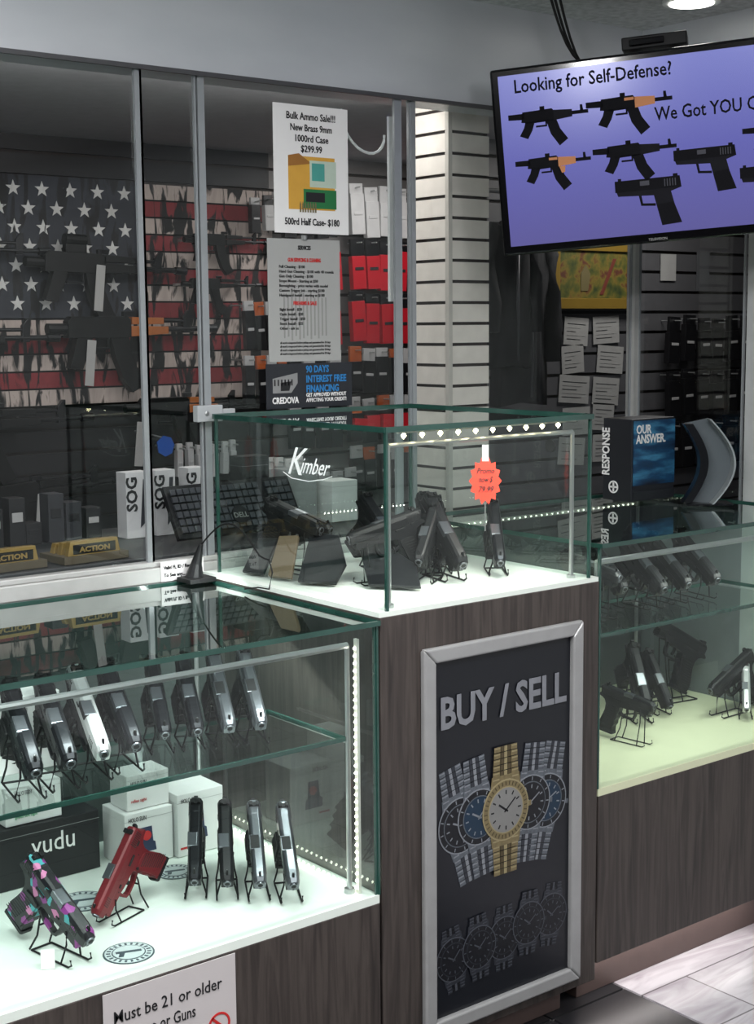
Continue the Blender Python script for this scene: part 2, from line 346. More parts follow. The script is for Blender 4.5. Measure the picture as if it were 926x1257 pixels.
e2,fin2=counter('display_counter',1.914,2.612,ZR,ZRD,-1.18,-.571,1.93,2.59,DECKG)
b=MB(); b.bx(1.93,2.58,2.262,2.268,ZR-.03,ZR-.022,STRIP); leds(b,(1.93,2.26,ZR-.026),(2.58,2.26,ZR-.026),40,LED,.0022)
fin2(b,'led_strip')
area('case_strip_light',(.55,1.815,ZL-.052),1.6,.012,2.9,(.92,1,.98),(0,.35,-1),130)
l=area('case_strip_light',(1.36,2.03,ZL-.03),.4,.01,.7,(.92,1,.98),(-.6,0,-1),130); l.rotation_euler=(0,rad(-30),rad(90))
area('case_strip_light',(2.25,1.815,ZR-.052),.62,.012,1.15,(.95,1,.93),(0,.35,-1),130)
# tall cabinet
ZT=-.45
e3=empty('tall_cabinet',(1.657,2.02,-1.28)); o3=(-1.657,-2.02,1.28)
def fin3(b,n,**k):
    o=b.obj(n,parent=e3,**k); o.location=o3; return o
b=MB(); b.bx(1.405,1.910,Y0,2.288,-1.21,ZT-.008,WOOD); b.bx(1.43,1.88,Y0+.06,2.28,-1.28,-1.21,TOE); fin3(b,'cabinet_body',bevel=.0015)
b=MB(); b.bx(1.405,1.910,Y0+.002,2.288,ZT-.008,ZT,DECK); fin3(b,'deck_board')
e4=empty('framed_watch_poster',(1.672,Y0,-1.19)); o4=Vector((-1.672,-Y0,1.19))
fx0,fx1,fz0,fz1=1.486,1.858,-1.188,-.520; fw=.026
b=MB(); FRM=mat('frame_satin_silver',S(162,162,162),.38,.3)
for (ax,az),(bx_,bz),(cx,cz),(dx,dz) in [((fx0,fz0),(fx1,fz0),(fx1-fw,fz0+fw),(fx0+fw,fz0+fw)),((fx0,fz1),(fx1,fz1),(fx1-fw,fz1-fw),(fx0+fw,fz1-fw)),((fx0,fz0),(fx0,fz1),(fx0+fw,fz1-fw),(fx0+fw,fz0+fw)),((fx1,fz0),(fx1,fz1),(fx1-fw,fz1-fw),(fx1-fw,fz0+fw))]:
    b.prism([(ax,az),(bx_,bz),(cx,cz),(dx,dz)],Y0-.014,Y0-.0005,FRM)
o=b.obj('frame',parent=e4,bevel=.004,seg=3); o.location=o4
b=MB(); b.bx(fx0+.01,fx1-.01,Y0-.004,Y0-.0005,fz0+.01,fz1-.01,WPOS)
PT=mat('poster_print_white',S(122,124,130),.4); GOLD=mat('print_gold',S(112,100,70),.4,var=.35,nscale=160); PSIL=mat('print_silver',S(84,89,96),.4,var=.5,nscale=160); PDK=mat('print_dark',S(12,14,20),.4); PBL=mat('print_blue',S(16,42,62),.4); PDIM=mat('print_dim',S(38,41,48),.4,var=.4,nscale=130); PWH=mat('print_dial',S(122,122,120),.4); GOLD2=mat('print_gold_dark',S(74,64,42),.4); PS2=mat('print_silver_light',S(122,126,132),.4,var=.3,nscale=160); PS3=mat('print_silver_dark',S(44,47,54),.4)
PD2=mat('print_dim_light',S(66,69,76),.4)
def watch(b,cx,cz,s,rotd,band,dial,y,L=1.0,hands=True):
    M=Matrix.Translation((cx,0,cz))@Matrix.Rotation(rad(rotd),4,'Y')
    gold=band is GOLD; dim=band is PDIM
    mid=GOLD2 if gold else (PS3 if not dim else PDK); hi=PD2 if dim else (mat('print_gold_light',S(142,131,98),.4) if gold else PS2)
    for k in range(-10,11):
        if abs(k)<3: continue
        zz=k*.30*s*L; w=.66*s*(1-.022*abs(k)); hh=.13*s*L
        for (a,c,mm) in [(-w,-w*.46,band),(-w*.42,-w*.16,mid),(-w*.13,w*.13,hi),(w*.16,w*.42,mid),(w*.46,w,band)]:
            b.bx(a,c,y,y+.0004,zz-hh,zz+hh,mm,M)
        b.bx(-w*.98,-w*.5,y-.0002,y,zz+hh*.2,zz+hh*.7,hi,M); b.bx(w*.5,w*.98,y-.0002,y,zz+hh*.2,zz+hh*.7,hi,M)
    b.prism([(-.62*s,-1.2*s),(-.78*s,0),(-.62*s,1.2*s),(-.35*s,1.2*s),(.35*s,1.2*s),(.62*s,1.2*s),(.78*s,0),(.62*s,-1.2*s)],y-.0001,y+.0004,band,M=M)
    b.disc((0,y-.0005,0),s*1.05,hi,36,y,M=M); b.disc((0,y-.0006,0),s*1.00,band if gold else PDK,36,y-.0004,M=M)
    for k in range(36 if gold else 12):
        nn=36 if gold else 12
        Mk=M@Matrix.Rotation(2*math.pi*k/nn,4,'Y'); b.bx(-.02*s,.02*s,y-.0008,y-.0006,.84*s,.97*s,mid if gold else hi,Mk)
    b.disc((0,y-.0009,0),s*.80,hi if gold else band,36,y-.0006,M=M); b.disc((0,y-.0010,0),s*.76,dial,36,y-.0008,M=M)
    for k in range(12):
        Mk=M@Matrix.Rotation(k*math.pi/6,4,'Y'); b.bx(-.025*s,.025*s,y-.0012,y-.0010,.54*s,.68*s,PDK if dial is PWH else hi,Mk)
    hm=PDK if dial is PWH else hi
    b.bx(-.025*s,.025*s,y-.0014,y-.0012,-.1*s,.56*s,hm,M@Matrix.Rotation(rad(50),4,'Y')); b.bx(-.035*s,.035*s,y-.0014,y-.0012,-.1*s,.40*s,hm,M@Matrix.Rotation(rad(-55),4,'Y'))
    b.box((1.12*s,y,0),(.12*s,.0006,.18*s),band,M)
yp=Y0-.0055
cz=-.828
for dx,r,d in [(-.102,-13,PDK),(.102,13,PBL),(-.060,-7,PBL),(.060,7,PDK)]:
    watch(b,1.672+dx,cz-.006*(abs(dx)>.08),.047,r,PSIL,d,yp+(.0006 if abs(dx)>.08 else -.0008),L=.72)
watch(b,1.672,cz,.052,0,GOLD,PWH,yp-.0026,L=.70)
for i,dx in enumerate((-.118,-.06,0,.058,.116)):
    watch(b,1.672+dx,-1.060+.012*(dx>0.05)-.006*(dx<-.1),.037,dx*60,PDIM,PDK,yp+.0004-.0015*(i%2),L=.5)
o=b.obj('poster_print',parent=e4); o.location=o4
t=txt('BUY / SELL',Vector((1.672,Y0-.0062,-.660))+o4,.075,PT,e4,fit=.295,align='CENTER',bold=.0020)
def sign(name,x0,x1,y,z0,z1,m,lines,loc_extra=None,rz=0):
    cx=(x0+x1)/2; e=empty(name,(cx,y,z0),(0,0,rz)); b=MB(); b.bx(x0-cx,x1-cx,0,.0012,0,z1-z0,m)
    if loc_extra: loc_extra(b,cx,z0)
    b.obj('sheet',parent=e)
    for (body,lx,lz,size,fit,mm,al,bold) in lines:
        txt(body,(lx,-.0008,lz),size,mm,e,fit=fit,align=al,bold=bold)
    return e
def prohibit(b,cx,z0):
    n=28; R=.019; X=.080; Z=.052
    for k in range(n):
        a0=2*math.pi*k/n;a1=2*math.pi*(k+1)/n
        b.prism([(X+R*math.cos(a0),Z+R*math.sin(a0)),(X+R*math.cos(a1),Z+R*math.sin(a1)),(X+R*.82*math.cos(a1),Z+R*.82*math.sin(a1)),(X+R*.82*math.cos(a0),Z+R*.82*math.sin(a0))],-.0008,0,INKR)
    b.prism([(X-.014,Z+.011),(X-.011,Z+.014),(X+.014,Z-.011),(X+.011,Z-.014)],-.0008,0,INKR)
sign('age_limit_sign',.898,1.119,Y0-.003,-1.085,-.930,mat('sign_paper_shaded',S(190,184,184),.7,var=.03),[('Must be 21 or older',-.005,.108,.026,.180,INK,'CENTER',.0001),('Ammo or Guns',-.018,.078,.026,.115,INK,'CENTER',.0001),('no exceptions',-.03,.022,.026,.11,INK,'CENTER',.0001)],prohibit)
# ------------------------------------------------------------------ upper glass case
cx0,cx1,cy0,cy1,ct=1.424,1.888,1.767,2.262,-.163
e5=empty('glass_display_case',(1.656,2.015,ZT)); o5=(-1.656,-2.015,-ZT)
def fin5(b,n,**k):
    o=b.obj(n,parent=e5,**k); o.location=o5; return o
b=MB()
pane(b,'y',cy0,cx0,cx1,ZT,ct,CASEG,edges='ab'); pane(b,'x',cx0,cy0,cy1,ZT,ct,CASEG,edges='ab'); pane(b,'x',cx1,cy0,cy1,ZT,ct,CASEG,edges='ab'); pane(b,'y',cy1,cx0,cx1,ZT,ct,CASEG,edges='')
pane(b,'z',ct+.002,cx0-.004,cx1+.004,cy0-.004,cy1+.004,TOPG,t=.009)
fin5(b,'glass_panes')
b=MB()
for x in (cx0+.022,cx1-.022):
    b.tube([(x,cy0+.022,ZT),(x,cy0+.022,ct-.025)],.004,CHR,8); b.tube([(x,cy0+.022,ZT),(x,cy0+.022,ZT+.006)],.008,CHR,10)
b.tube([(cx0+.022,cy0+.022,ct-.025),(cx1-.022,cy0+.022,ct-.025)],.004,CHR,8)
fin5(b,'metal_rails')
b=MB(); b.bx(cx0+.03,cx1-.03,cy0+.004,cy0+.010,ct-.006,ct-.003,STRIP); leds(b,(cx0+.045,cy0+.010,ct-.010),(cx1-.07,cy0+.010,ct-.010),10,LEDW,.0058)
leds(b,(1.66,2.25,ZT+.09),(1.86,2.25,ZT+.09),22,LED,.0013)
fin5(b,'led_strip')
b=MB(); b.tube([(cx1-.001,1.86,ct-.055),(cx1-.006,1.86,ct-.055)],.012,BLK2,16); fin5(b,'cable_grommet')
area('case_strip_light',(1.656,cy0+.03,ct-.012),.4,.01,.95,(1,.98,.90),(0,.5,-1),120)
WD=mat('decal_white',S(235,240,238),.5,emit=.25)
txt('K',Vector((cx0-.003,2.035,-.249))+Vector(o5),.068,WD,e5,rot=(rad(90),0,rad(-90)),shear=.5)
txt('imber',Vector((cx0-.003,1.997,-.245))+Vector(o5),.040,WD,e5,rot=(rad(90),0,rad(-90)),fit=.085,shear=.6)
b=MB()
b.tube([(cx0-.003,2.045,-.247),(cx0-.003,2.02,-.256),(cx0-.003,1.97,-.258),(cx0-.003,1.93,-.252),(cx0-.003,1.905,-.245)],.0007,WD,5); fin5(b,'decal_swash')
pistol(1.766,1.868,ZT,2,38,'b',.92)
pistol(1.672,1.868,ZT,24,37,'k',1.04); pistol(1.700,1.945,ZT,4,37,'b',.9); pistol(1.74,1.97,ZT,12,35,'k',.9); pistol(1.655,2.02,ZT,30,34,'k',.95); pistol(1.80,2.08,ZT,14,34,'k',.85); pistol(1.605,1.90,ZT,-16,32,'k',.9)
pistol(1.515,1.98,ZT,-62,14,'k',.85); pistol(1.53,2.09,ZT,44,14,'k',.88); pistol(1.58,2.13,ZT,60,18,'k',.88)
n=14; poly=[]
for k in range(2*n):
    r=1 if k%2==0 else .80; a=math.pi*k/n; poly.append((.030*r*math.cos(a),.044*r*math.sin(a)+.042))
e6=empty('price_burst_tag',(1.783,1.925,-.322),(0,0,rad(-38.5)))
b=MB(); b.prism(poly,-.001,.001,mat('burst_red',S(235,58,38),.6,emit=.25,var=.03)); b.bx(-.006,.006,-.0015,.0005,.078,.108,PAPER); b.tube([(0,.003,.06),(0,.003,-.05)],.0012,CHR,6); b.obj('tag_card',parent=e6)
txt('Promo',(0,-.002,.056),.014,INK,e6,align='CENTER',shear=.3,fit=.032,bold=.0002); txt('now $',(0,-.002,.040),.015,INK,e6,align='CENTER',shear=.3,fit=.026,bold=.0002); txt('79.99',(0,-.002,.022),.015,INK,e6,align='CENTER',shear=.3,fit=.028,bold=.0002)
LEA=mat('black_leather',S(20,22,25),.34,bump=.3,nscale=90); TAN=mat('tan_leather',S(98,84,64),.6)
b=MB()
def wedge(b,p,t,m):
    p=[Vector(q) for q in p]; nrm=(p[1]-p[0]).cross(p[2]-p[0]).normalized()*t
    k=len(p); b.add(p+[q+nrm for q in p],[tuple(range(k)),tuple(range(2*k-1,k-1,-1))]+[(i,(i+1)%k,k+(i+1)%k,k+i) for i in range(k)],m)
wedge(b,[(1.452,2.05,ZT+.004),(1.488,1.985,ZT+.004),(1.53,2.01,ZT+.03),(1.56,2.07,ZT+.072),(1.53,2.115,ZT+.078)],.006,LEA)
wedge(b,[(1.52,1.935,ZT+.004),(1.575,1.86,ZT+.004),(1.605,1.91,ZT+.035),(1.60,2.0,ZT+.064),(1.57,2.03,ZT+.066)],.006,LEA)
wedge(b,[(1.446,2.13,ZT+.004),(1.462,2.08,ZT+.004),(1.515,2.13,ZT+.070),(1.50,2.17,ZT+.066)],.008,TAN)
wedge(b,[(1.436,2.20,ZT+.004),(1.45,2.15,ZT+.004),(1.51,2.19,ZT+.060),(1.50,2.24,ZT+.055)],.006,LEA)
b.obj('leather_holsters',bevel=.002)
# gooseneck
b=MB(); b.bx(1.345,1.40,2.235,2.283,ZL+.001,ZL+.009,BLK2)
b.tube([(1.372,2.265,ZL+.008),(1.374,2.26,ZL+.035),(1.378,2.25,ZL+.07)],[.017,.010,.004],BLK,12)
pts=[]
for i in range(15):
    t=i/14.0; pts.append((1.380+.012*t,2.25-.20*t,ZL+.07+.055*math.sin(math.pi*min(1,t*1.15)*.92)-.02*t))
b.tube(pts,.0018,BLK2,6); p=pts[-1]; b.tube([p,(p[0]-.002,p[1]-.012,p[2]-.02),(p[0]-.004,p[1]-.004,p[2]-.05),(p[0]-.004,p[1]+.03,ZL+.012),(p[0]-.006,p[1]+.07,ZL+.004)],.0016,BLK2,6)
b.obj('gooseneck_microphone',bevel=.001)
# ------------------------------------------------------------------ pistols, left counter
for i,k in enumerate(['b','b','s','b']): pistol(.830+.056*i,1.803+.008*i,-.652,27,32,k,1.04)
for i,k in enumerate(['b','b','g','g']): pistol(1.080+.047*i,1.882-.017*i,-.652,17,34,k,.94)
for i,k in enumerate(['b','k','g','g']): pistol(1.148+.037*i,1.918-.038*i,ZLD,5+2*i,34,k,.94)
pistol(.985,1.930,ZLD,-30,47,'r',.86); pistol(.905,1.815,ZLD,48,33,'c',.98)
pistol(.70,1.83,ZLD,60,20,'k')
# pistols, right counter
for x,y,k in [(2.150,1.92,'k'),(2.205,1.865,'k'),(2.285,1.87,'k'),(2.370,1.865,'k'),(2.34,1.97,'k')]: pistol(x,y,-.568,26,32,k,.94)
pistol(2.06,1.85,-.568,44,12,'k',.85)
pistol(2.30,1.98,ZRD,10,50,'k',1.0); pistol(2.39,2.00,ZRD,20,46,'k',.85); pistol(2.45,1.93,ZRD,-50,24,'k',.9); pistol(2.49,1.87,ZRD,-12,36,'ss',.75)
pistol(2.19,1.87,ZRD,44,8,'k',.75)
pistol(2.45,2.09,ZRD,-60,-30,'k',.95)
# ------------------------------------------------------------------ boxes in left counter
DOTR=mat('print_reddot',S(190,45,45),.6); NAVY=mat('print_navy',S(40,52,80),.6); CARD=mat('carton_white',S(222,222,220),.6,var=.03)
def carton(name,x0,x1,y0,y1,z0,z1,m,pic=None,lines=(),rz=0):
    cx=(x0+x1)/2; cy=(y0+y1)/2; e=empty(name,(cx,cy,z0),(0,0,rz)); w=(x1-x0)/2; d=(y1-y0)/2; h=z1-z0
    b=MB(); b.bx(-w,w,-d,d,0,h,m); b.obj('carton_body',parent=e,bevel=.0015)
    b=MB(); b.bx(-w,w,-d-.0004,d+.0004,h*.86,h*.865,mat('seam',S(150,150,150),.8))
    if pic: pic(b,w,-d,h)
    b.obj('printed_panel',parent=e)
    for (body,lx,lz,size,fit,mm) in lines: txt(body,(lx,-d-.001,lz),size,mm,e,fit=fit)
    return e
def optic(b,w,y,h):
    x=-w*.15
    b.prism([(x-.020,h*.24),(x+.020,h*.24),(x+.018,h*.40),(x+.014,h*.42),(x+.012,h*.70),(x-.010,h*.70),(x-.014,h*.42),(x-.020,h*.38)],y-.0008,y,NAVY)
    b.disc((x+.002,y-.0014,h*.54),.0085,DOTR,16,y-.0008); b.bx(-w*.9,-w*.4,y-.0008,y,h*.12,h*.15,DOTR)
z=ZLD+.001
carton('optic_carton',1.135,1.228,2.120,2.200,z,z+.095,CARD,optic,[('HOLO SUN',-.040,.080,.011,.034,INK)])
carton('optic_carton',1.232,1.325,2.110,2.190,z,z+.112,CARD,optic,[('HOLO SUN',-.040,.096,.011,.034,INK)])
carton('optic_carton',1.146,1.228,2.130,2.19,z+.096,z+.158,CARD,None,[('HOLO SUN',-.034,.044,.010,.03,INK),('reflex sight',-.034,.014,.008,.03,DOTR)])
carton('scope_carton',.830,1.108,2.160,2.255,z,z+.102,mat('carton_black',S(20,21,24),.4),None,[('vudu',.014,.050,.046,.078,PAPER)])
carton('optic_carton',.945,1.045,2.170,2.24,z+.103,z+.168,CARD,None,[('HOLO SUN',-.034,.05,.010,.03,INK),('green dot sight',-.034,.012,.008,.04,mat('print_green',S(40,150,90),.6))])
carton('optic_carton',.845,.945,1.955,2.015,-.650,-.535,CARD,None,[('HOLO SUN',-.034,.09,.010,.03,INK)])
def sticker(x,y,r,z=ZLD):
    e=empty('round_sticker',(x,y,z+.0006),(0,0,rad(-20))); b=MB(); n=36
    SW=mat('sticker_white',S(190,200,200),.5); SD=mat('sticker_slate',S(62,74,82),.5)
    def dz(rr,z0,m): b.prism([(rr*math.cos(2*math.pi*k/n),rr*math.sin(2*math.pi*k/n)) for k in range(n)],z0,z0+.0004,m,'z')
    dz(r,0,SD); dz(r*.93,.0004,SW); dz(r*.66,.0008,SD); dz(r*.61,.0012,SW)
    b.prism([(-.5*r,.12*r),(.5*r,.12*r),(.5*r,-.05*r),(-.15*r,-.05*r),(-.25*r,-.38*r),(-.45*r,-.38*r),(-.36*r,-.05*r),(-.5*r,-.05*r)],.0016,.002,SD,'z')
    for k in range(22):
        M=Matrix.Rotation(2*math.pi*k/22,4,'Z'); b.bx(-.045*r,.045*r,.71*r,.87*r,.0008,.0012,SD,M)
    b.obj('sticker_disc',parent=e)
sticker(.977,1.825,.038); sticker(1.015,2.045,.042); sticker(1.195,2.060,.034)
b=MB(); b.bx(-.010,.010,0,.001,0,.028,PAPER); b.obj('price_tag',loc=(.86,1.85,ZLD+.001),rot=(rad(-12),0,rad(-30)))
# ------------------------------------------------------------------ right counter top items
OCE=ramp_mat('ocean_print',9,[(.3,S(8,18,38)),(.5,S(15,60,95)),(.65,S(60,125,160)),(.72,S(20,60,90))],.35,vs=(1,1,4),detail=5)
DKC=mat('carton_darkgrey',S(26,28,34),.4)
e=empty('ammo_carton',(2.48,2.172,ZR+.002)); b=MB(); b.bx(-.071,.071,-.042,.042,0,.182,DKC); b.obj('carton_body',parent=e,bevel=.0015)
b=MB(); b.bx(-.066,.0715,-.0432,-.042,.035,.178,OCE); b.bx(-.066,.0715,-.0434,-.042,.004,.022,DKC); b.obj('printed_panel',parent=e)
txt('OUR\nANSWER.',(-.060,-.045,.150),.027,PAPER,e,fit=.098,bold=.0006,space=.8)
txt('RESPONSE',(-.073,.022,.055),.030,PAPER,e,rot=(rad(90),rad(-90),rad(-90)),fit=.105,bold=.0008)
b=MB()
for k in range(24):
    a=2*math.pi*k/24; a1=2*math.pi*(k+1)/24
    b.prism([(.010+.014*math.cos(a),.030+.014*math.sin(a)),(.010+.014*math.cos(a1),.030+.014*math.sin(a1)),(.010+.011*math.cos(a1),.030+.011*math.sin(a1)),(.010+.011*math.cos(a),.030+.011*math.sin(a))],-.0722,-.071,PAPER,'x')
b.bx(-.0722,-.071,.0,.02,.028,.032,PAPER); b.bx(-.0722,-.071,.008,.012,.02,.04,PAPER); b.obj('printed_emblem',parent=e)
b=MB(); ACR=mat('frosted_acrylic',S(92,99,103),.2); N=20; ABK=mat('arch_black',S(15,17,21),.25)
arcI=[(-.058+.035*math.sin(math.pi*k/N),.176-.170*k/N) for k in range(N+1)]
arcO=[(-.020+.066*math.sin(math.pi*(.06+.94*k/N)*.90),.186-.184*k/N) for k in range(N+1)]
b.prism(arcI+arcO[::-1],-.004,.0,ACR)
b.prism([(p[0]-.006,p[1]) for p in arcI]+[(p[0]+.012,p[1]) for p in arcI[::-1]],-.034,-.0045,ABK)
b.prism([(p[0]-.002,p[1]) for p in arcO]+[(p[0]+.002,p[1]) for p in arcO[::-1]],-.034,.002,mat('arch_edge_pale',S(140,146,148),.25))
b.bx(-.055,.045,-.034,.03,0,.003,ABK)
b.obj('arched_display_stand',loc=(2.515,2.00,ZR+.002),rot=(0,0,rad(-38)))
# ------------------------------------------------------------------ television
e=empty('television',(2.222,1.922,.340),(0,0,0)); R=(Matrix.Rotation(rad(-53.2),4,'Z')@Matrix.Rotation(rad(5),4,'X')@Matrix.Rotation(rad(-4.0),4,'Y')).to_euler(); e.rotation_euler=R
GLB=mat('gloss_black',S(10,10,12),.12)
b=MB(); b.bx(-.308,.308,0,.035,-.182,.182,GLB); b.bx(-.2,.2,.035,.06,-.12,.12,BLK2); b.obj('tv_housing',parent=e,bevel=.005,seg=3)
def screen_mat():
    m=bpy.data.materials.new('tv_screen_lavender'); m.use_nodes=True; nt=m.node_tree; bs=nt.nodes['Principled BSDF']
    tc=nt.nodes.new('ShaderNodeTexCoord'); sx=nt.nodes.new('ShaderNodeSeparateXYZ'); nt.links.new(tc.outputs['Object'],sx.inputs[0])
    mr=nt.nodes.new('ShaderNodeMapRange'); mr.inputs[1].default_value=-.17; mr.inputs[2].default_value=.17; nt.links.new(sx.outputs[2],mr.inputs[0])
    r=nt.nodes.new('ShaderNodeValToRGB'); e0,e1=r.color_ramp.elements; e0.color=S(98,94,160); e1.color=S(124,130,206); k=r.color_ramp.elements.new(.5); k.color=S(102,103,184)
    nt.links.new(mr.outputs[0],r.inputs[0]); nt.links.new(r.outputs[0],bs.inputs['Emission Color']); bs.inputs['Emission Strength'].default_value=.86
    bs.inputs['Base Color'].default_value=(.01,.01,.012,1); bs.inputs['Roughness'].default_value=.2
    return m
b=MB(); b.bx(-.292,.292,-.0012,0,-.164,.168,screen_mat()); b.obj('screen',parent=e)
SI=mat('screen_ink',S(12,12,18),.6,var=.02,spec=.1); SW=mat('screen_wood',S(165,105,60),.5,emit=.35); SG=mat('screen_grey',S(24,24,30),.6,spec=.1)
txt('Looking for Self-Defense?',(-.262,-.0022,.133),.036,SI,e,fit=.305,bold=.0005); txt('We Got YOU Covered!',(.008,-.0022,.050),.036,SI,e,fit=.280,bold=.0005)
txt('TELEVISION',(0,-.0008,-.1775),.007,PAPERG,e,align='CENTER')
b=MB()
def ak2d(cx,cz,w,wood=False,stock=False):
    M=Matrix.Translation((cx,0,cz))@Matrix.Diagonal((w,1,w*1.08,1))
    pr=lambda p,m=SI,o=0: b.prism(p,-.0022-o,-.0012,m,M=M)
    pr([(-.34,-.03),(-.32,.085),(.05,.095),(.09,.05),(.09,-.04),(-.2,-.05)])
    pr([(.07,-.04),(.07,.075),(.30,.06),(.30,-.02)],SW if wood else SG,.0004)
    pr([(.26,.000),(.26,.04),(.5,.04),(.5,.000)]); pr([(.40,.03),(.40,.10),(.43,.10),(.44,.03)])
    pr([(-.03,-.03),(.10,-.03),(.14,-.14),(.23,-.26),(.12,-.33),(.02,-.19)])
    pr([(-.29,-.03),(-.17,-.03),(-.21,-.13),(-.27,-.22),(-.37,-.18),(-.31,-.09)])
    pr([(-.16,-.03),(-.02,-.03),(-.02,-.10),(-.16,-.10),(-.16,-.08),(-.04,-.08),(-.04,-.04),(-.16,-.04)])
    pr([(-.50,.01),(-.50,.07),(-.30,.07),(-.30,.0)]); pr([(-.1,.08),(-.1,.13),(-.04,.13),(-.04,.08)])
    if wood: pr([(-.05,.045),(-.05,.075),(.06,.075),(.06,.045)],SW,.0004)
    if stock: pr([(.08,-.04),(.16,-.04),(.15,-.11),(.11,-.12)],SW,.0005)
def pi2d(cx,cz,w):
    M=Matrix.Translation((cx,0,cz))@Matrix.Diagonal((-w,1,w,1)) 
    pr=lambda p,m=SI,o=0: b.prism(p,-.0022-o,-.0012,m,M=M)
    pr([(.5,.05),(.5,.2),(-.48,.2),(-.5,.03),(.5,.03)][::-1]) 
    pr([(-.5,.03),(-.34,-.02),(-.38,-.20),(-.48,-.50),(-.18,-.52),(-.08,-.06),(.46,-.03),(.48,.03)],SG,.0002)
    pr([(.15,-.03),(.12,-.2),(-.1,-.22),(-.1,-.18),(.09,-.165),(.11,-.03)])
    pr([(-.36,-.18),(-.48,-.50),(-.18,-.52),(-.12,-.2)],SI,.0004)
    pr([(-.45,.2),(-.45,.235),(-.38,.235),(-.38,.2)]); pr([(.40,.2),(.40,.235),(.45,.235),(.45,.2)])
    for k in range(5): b.prism([(-.42+.04*k,.06),(-.42+.04*k,.17),(-.405+.04*k,.17),(-.405+.04*k,.06)],-.0026,-.0022,mat('screen_grey_light',S(58,58,68),.6),M=M)
    b.prism([(-.02,.10),(-.02,.17),(.12,.17),(.12,.10)],-.0026,-.0022,_m['screen_grey_light'],M=M)
ak2d(-.198,.080,.158); ak2d(-.040,.086,.166,True); ak2d(-.195,-.010,.150,True,True); ak2d(-.035,-.004,.162)
pi2d(-.013,-.083,.128); pi2d(.098,-.034,.118); pi2d(.222,-.080,.12); ak2d(.245,.005,.15)
b.obj('screen_graphics',parent=e)
b=MB(); b.tube([(2.27,1.955,.33),(2.42,1.93,.34),(2.60,1.93,.34)],.016,BLK2,10); b.bx(2.60,2.617,1.87,1.98,.26,.42,BLK2); b.obj('tv_wall_mount')
b=MB(); M=Matrix.Translation((2.345,2.025,.553))@Matrix.Rotation(rad(-53),4,'Z')@Matrix.Rotation(rad(-4),4,'Y')
b.bx(-.065,.065,-.03,.04,0,.026,BLK,M); b.bx(-.05,.02,-.035,-.03,.006,.02,GLB,M); b.bx(-.05,-.03,0,.02,-.07,0,BLK2,M); b.bx(.03,.05,0,.02,-.07,0,BLK2,M); b.obj('media_player_box',bevel=.003)
b=MB()
for off in (0,.02,.045):
    pts=[]
    for i in range(10):
        t=i/9; pts.append((2.19+off*.6+.09*t,2.17-.10*t+.02*math.sin(t*3),.66-.14*t-.05*math.sin(math.pi*t)*(1+off*8)))
    b.tube(pts,.0028,BLK2,6)
b.obj('tv_cables')
b=MB(); n=32
b.prism([(.060*math.cos(2*math.pi*k/n),.060*math.sin(2*math.pi*k/n)) for k in range(n)],.659,.665,WHT,'z'); b.prism([(.046*math.cos(2*math.pi*k/n),.046*math.sin(2*math.pi*k/n)) for k in range(n)],.657,.66,mat('downlight_lens',S(255,252,245),.5,emit=8),'z')
o=b.obj('recessed_ceiling_light'); o.location.x+=2.459; o.location.y+=2.028
# ------------------------------------------------------------------ window signs
yw=2.2995
GRN=mat('ammo_green',S(30,110,60),.5); YEL=mat('print_yellow',S(205,155,60),.5); CYB=mat('print_cyan',S(40,120,180),.5)
def ammo(b,cx,z0):
    b.bx(-.055,.055,-.0006,0,.045,.145,YEL); b.prism([(-.055,.145),(-.03,.150),(.0,.132),(-.055,.125)],-.0008,-.0004,mat('print_brown',S(150,100,40),.6)); b.bx(-.005,.058,-.0009,-.0004,.088,.138,mat('print_pale',S(180,195,180),.6)); b.bx(.0,.03,-.0012,-.0006,.10,.133,mat('print_teal',S(70,150,140),.6))
    b.bx(-.02,.058,-.0012,-.0006,.048,.084,GRN); b.bx(-.015,.03,-.0015,-.001,.060,.078,INK)
    for k in range(7): b.prism([(-.03+.006*k,.040),(-.027+.006*k,.040),(-.027+.006*k,.055),(-.0285+.006*k,.060),(-.03+.006*k,.055)],-.0018,-.0012,GOLD)
sign('ammo_sale_poster',1.588,1.764,yw,.178,.418,PAPER,[('Bulk Ammo Sale!!!',0,.213,.019,.115,INK,'CENTER',.0003),('New Brass 9mm',0,.192,.018,.098,INK,'CENTER',.0003),('1000rd Case',0,.172,.018,.078,INK,'CENTER',.0003),('$299.99',0,.153,.018,.05,INK,'CENTER',.0003),('500rd Half Case- $180',0,.016,.018,.130,INK,'CENTER',.0004)],ammo)
def grl(b,cx,z0):
    for i in range(12): 
        x=-.05+.009*i; h=.02+.03*random.random(); b.bx(x,x+.003,-.0005,0,.06-h/2,.10+h,mat('print_palegrey',S(136,136,134),.7))
    b.tube([(-.0,0,.232),(0,-.001,.240)],.006,CHR,8)
L=[('SERVICES',0,.213,.011,.03,INK,'CENTER',.0003),('GUN SERVICING & CLEANING',0,.190,.010,.078,INKR,'CENTER',.0003)]
for i,s in enumerate(['Full Cleaning - $100','Hand Gun Cleaning - $100 with 40 rounds','Gun Only Cleaning - $100','Scope Mount - Starting at $50','Boresighting - price varies with model','Custom Trigger Job - starting $100','Handguard Install - starting at $100']): L.append((s,-.060,.178-.009*i,.0075,None,INK,'LEFT',.0001))
L.append(('FIREARMS & SALE',0,.108,.010,.055,INKR,'CENTER',.0003))
for i,s in enumerate(['Sight Install - $20','Optic Install - $20','Trigger Install - $50','Stock Install - $25','Other - ask us']): L.append((s,-.060,.097-.009*i,.0075,None,INK,'LEFT',.0001))
for i in range(4): L.append(('all work is inspected before pickup and guaranteed for 30 days',0,.034-.007*i,.006,.12,INK,'CENTER',0))
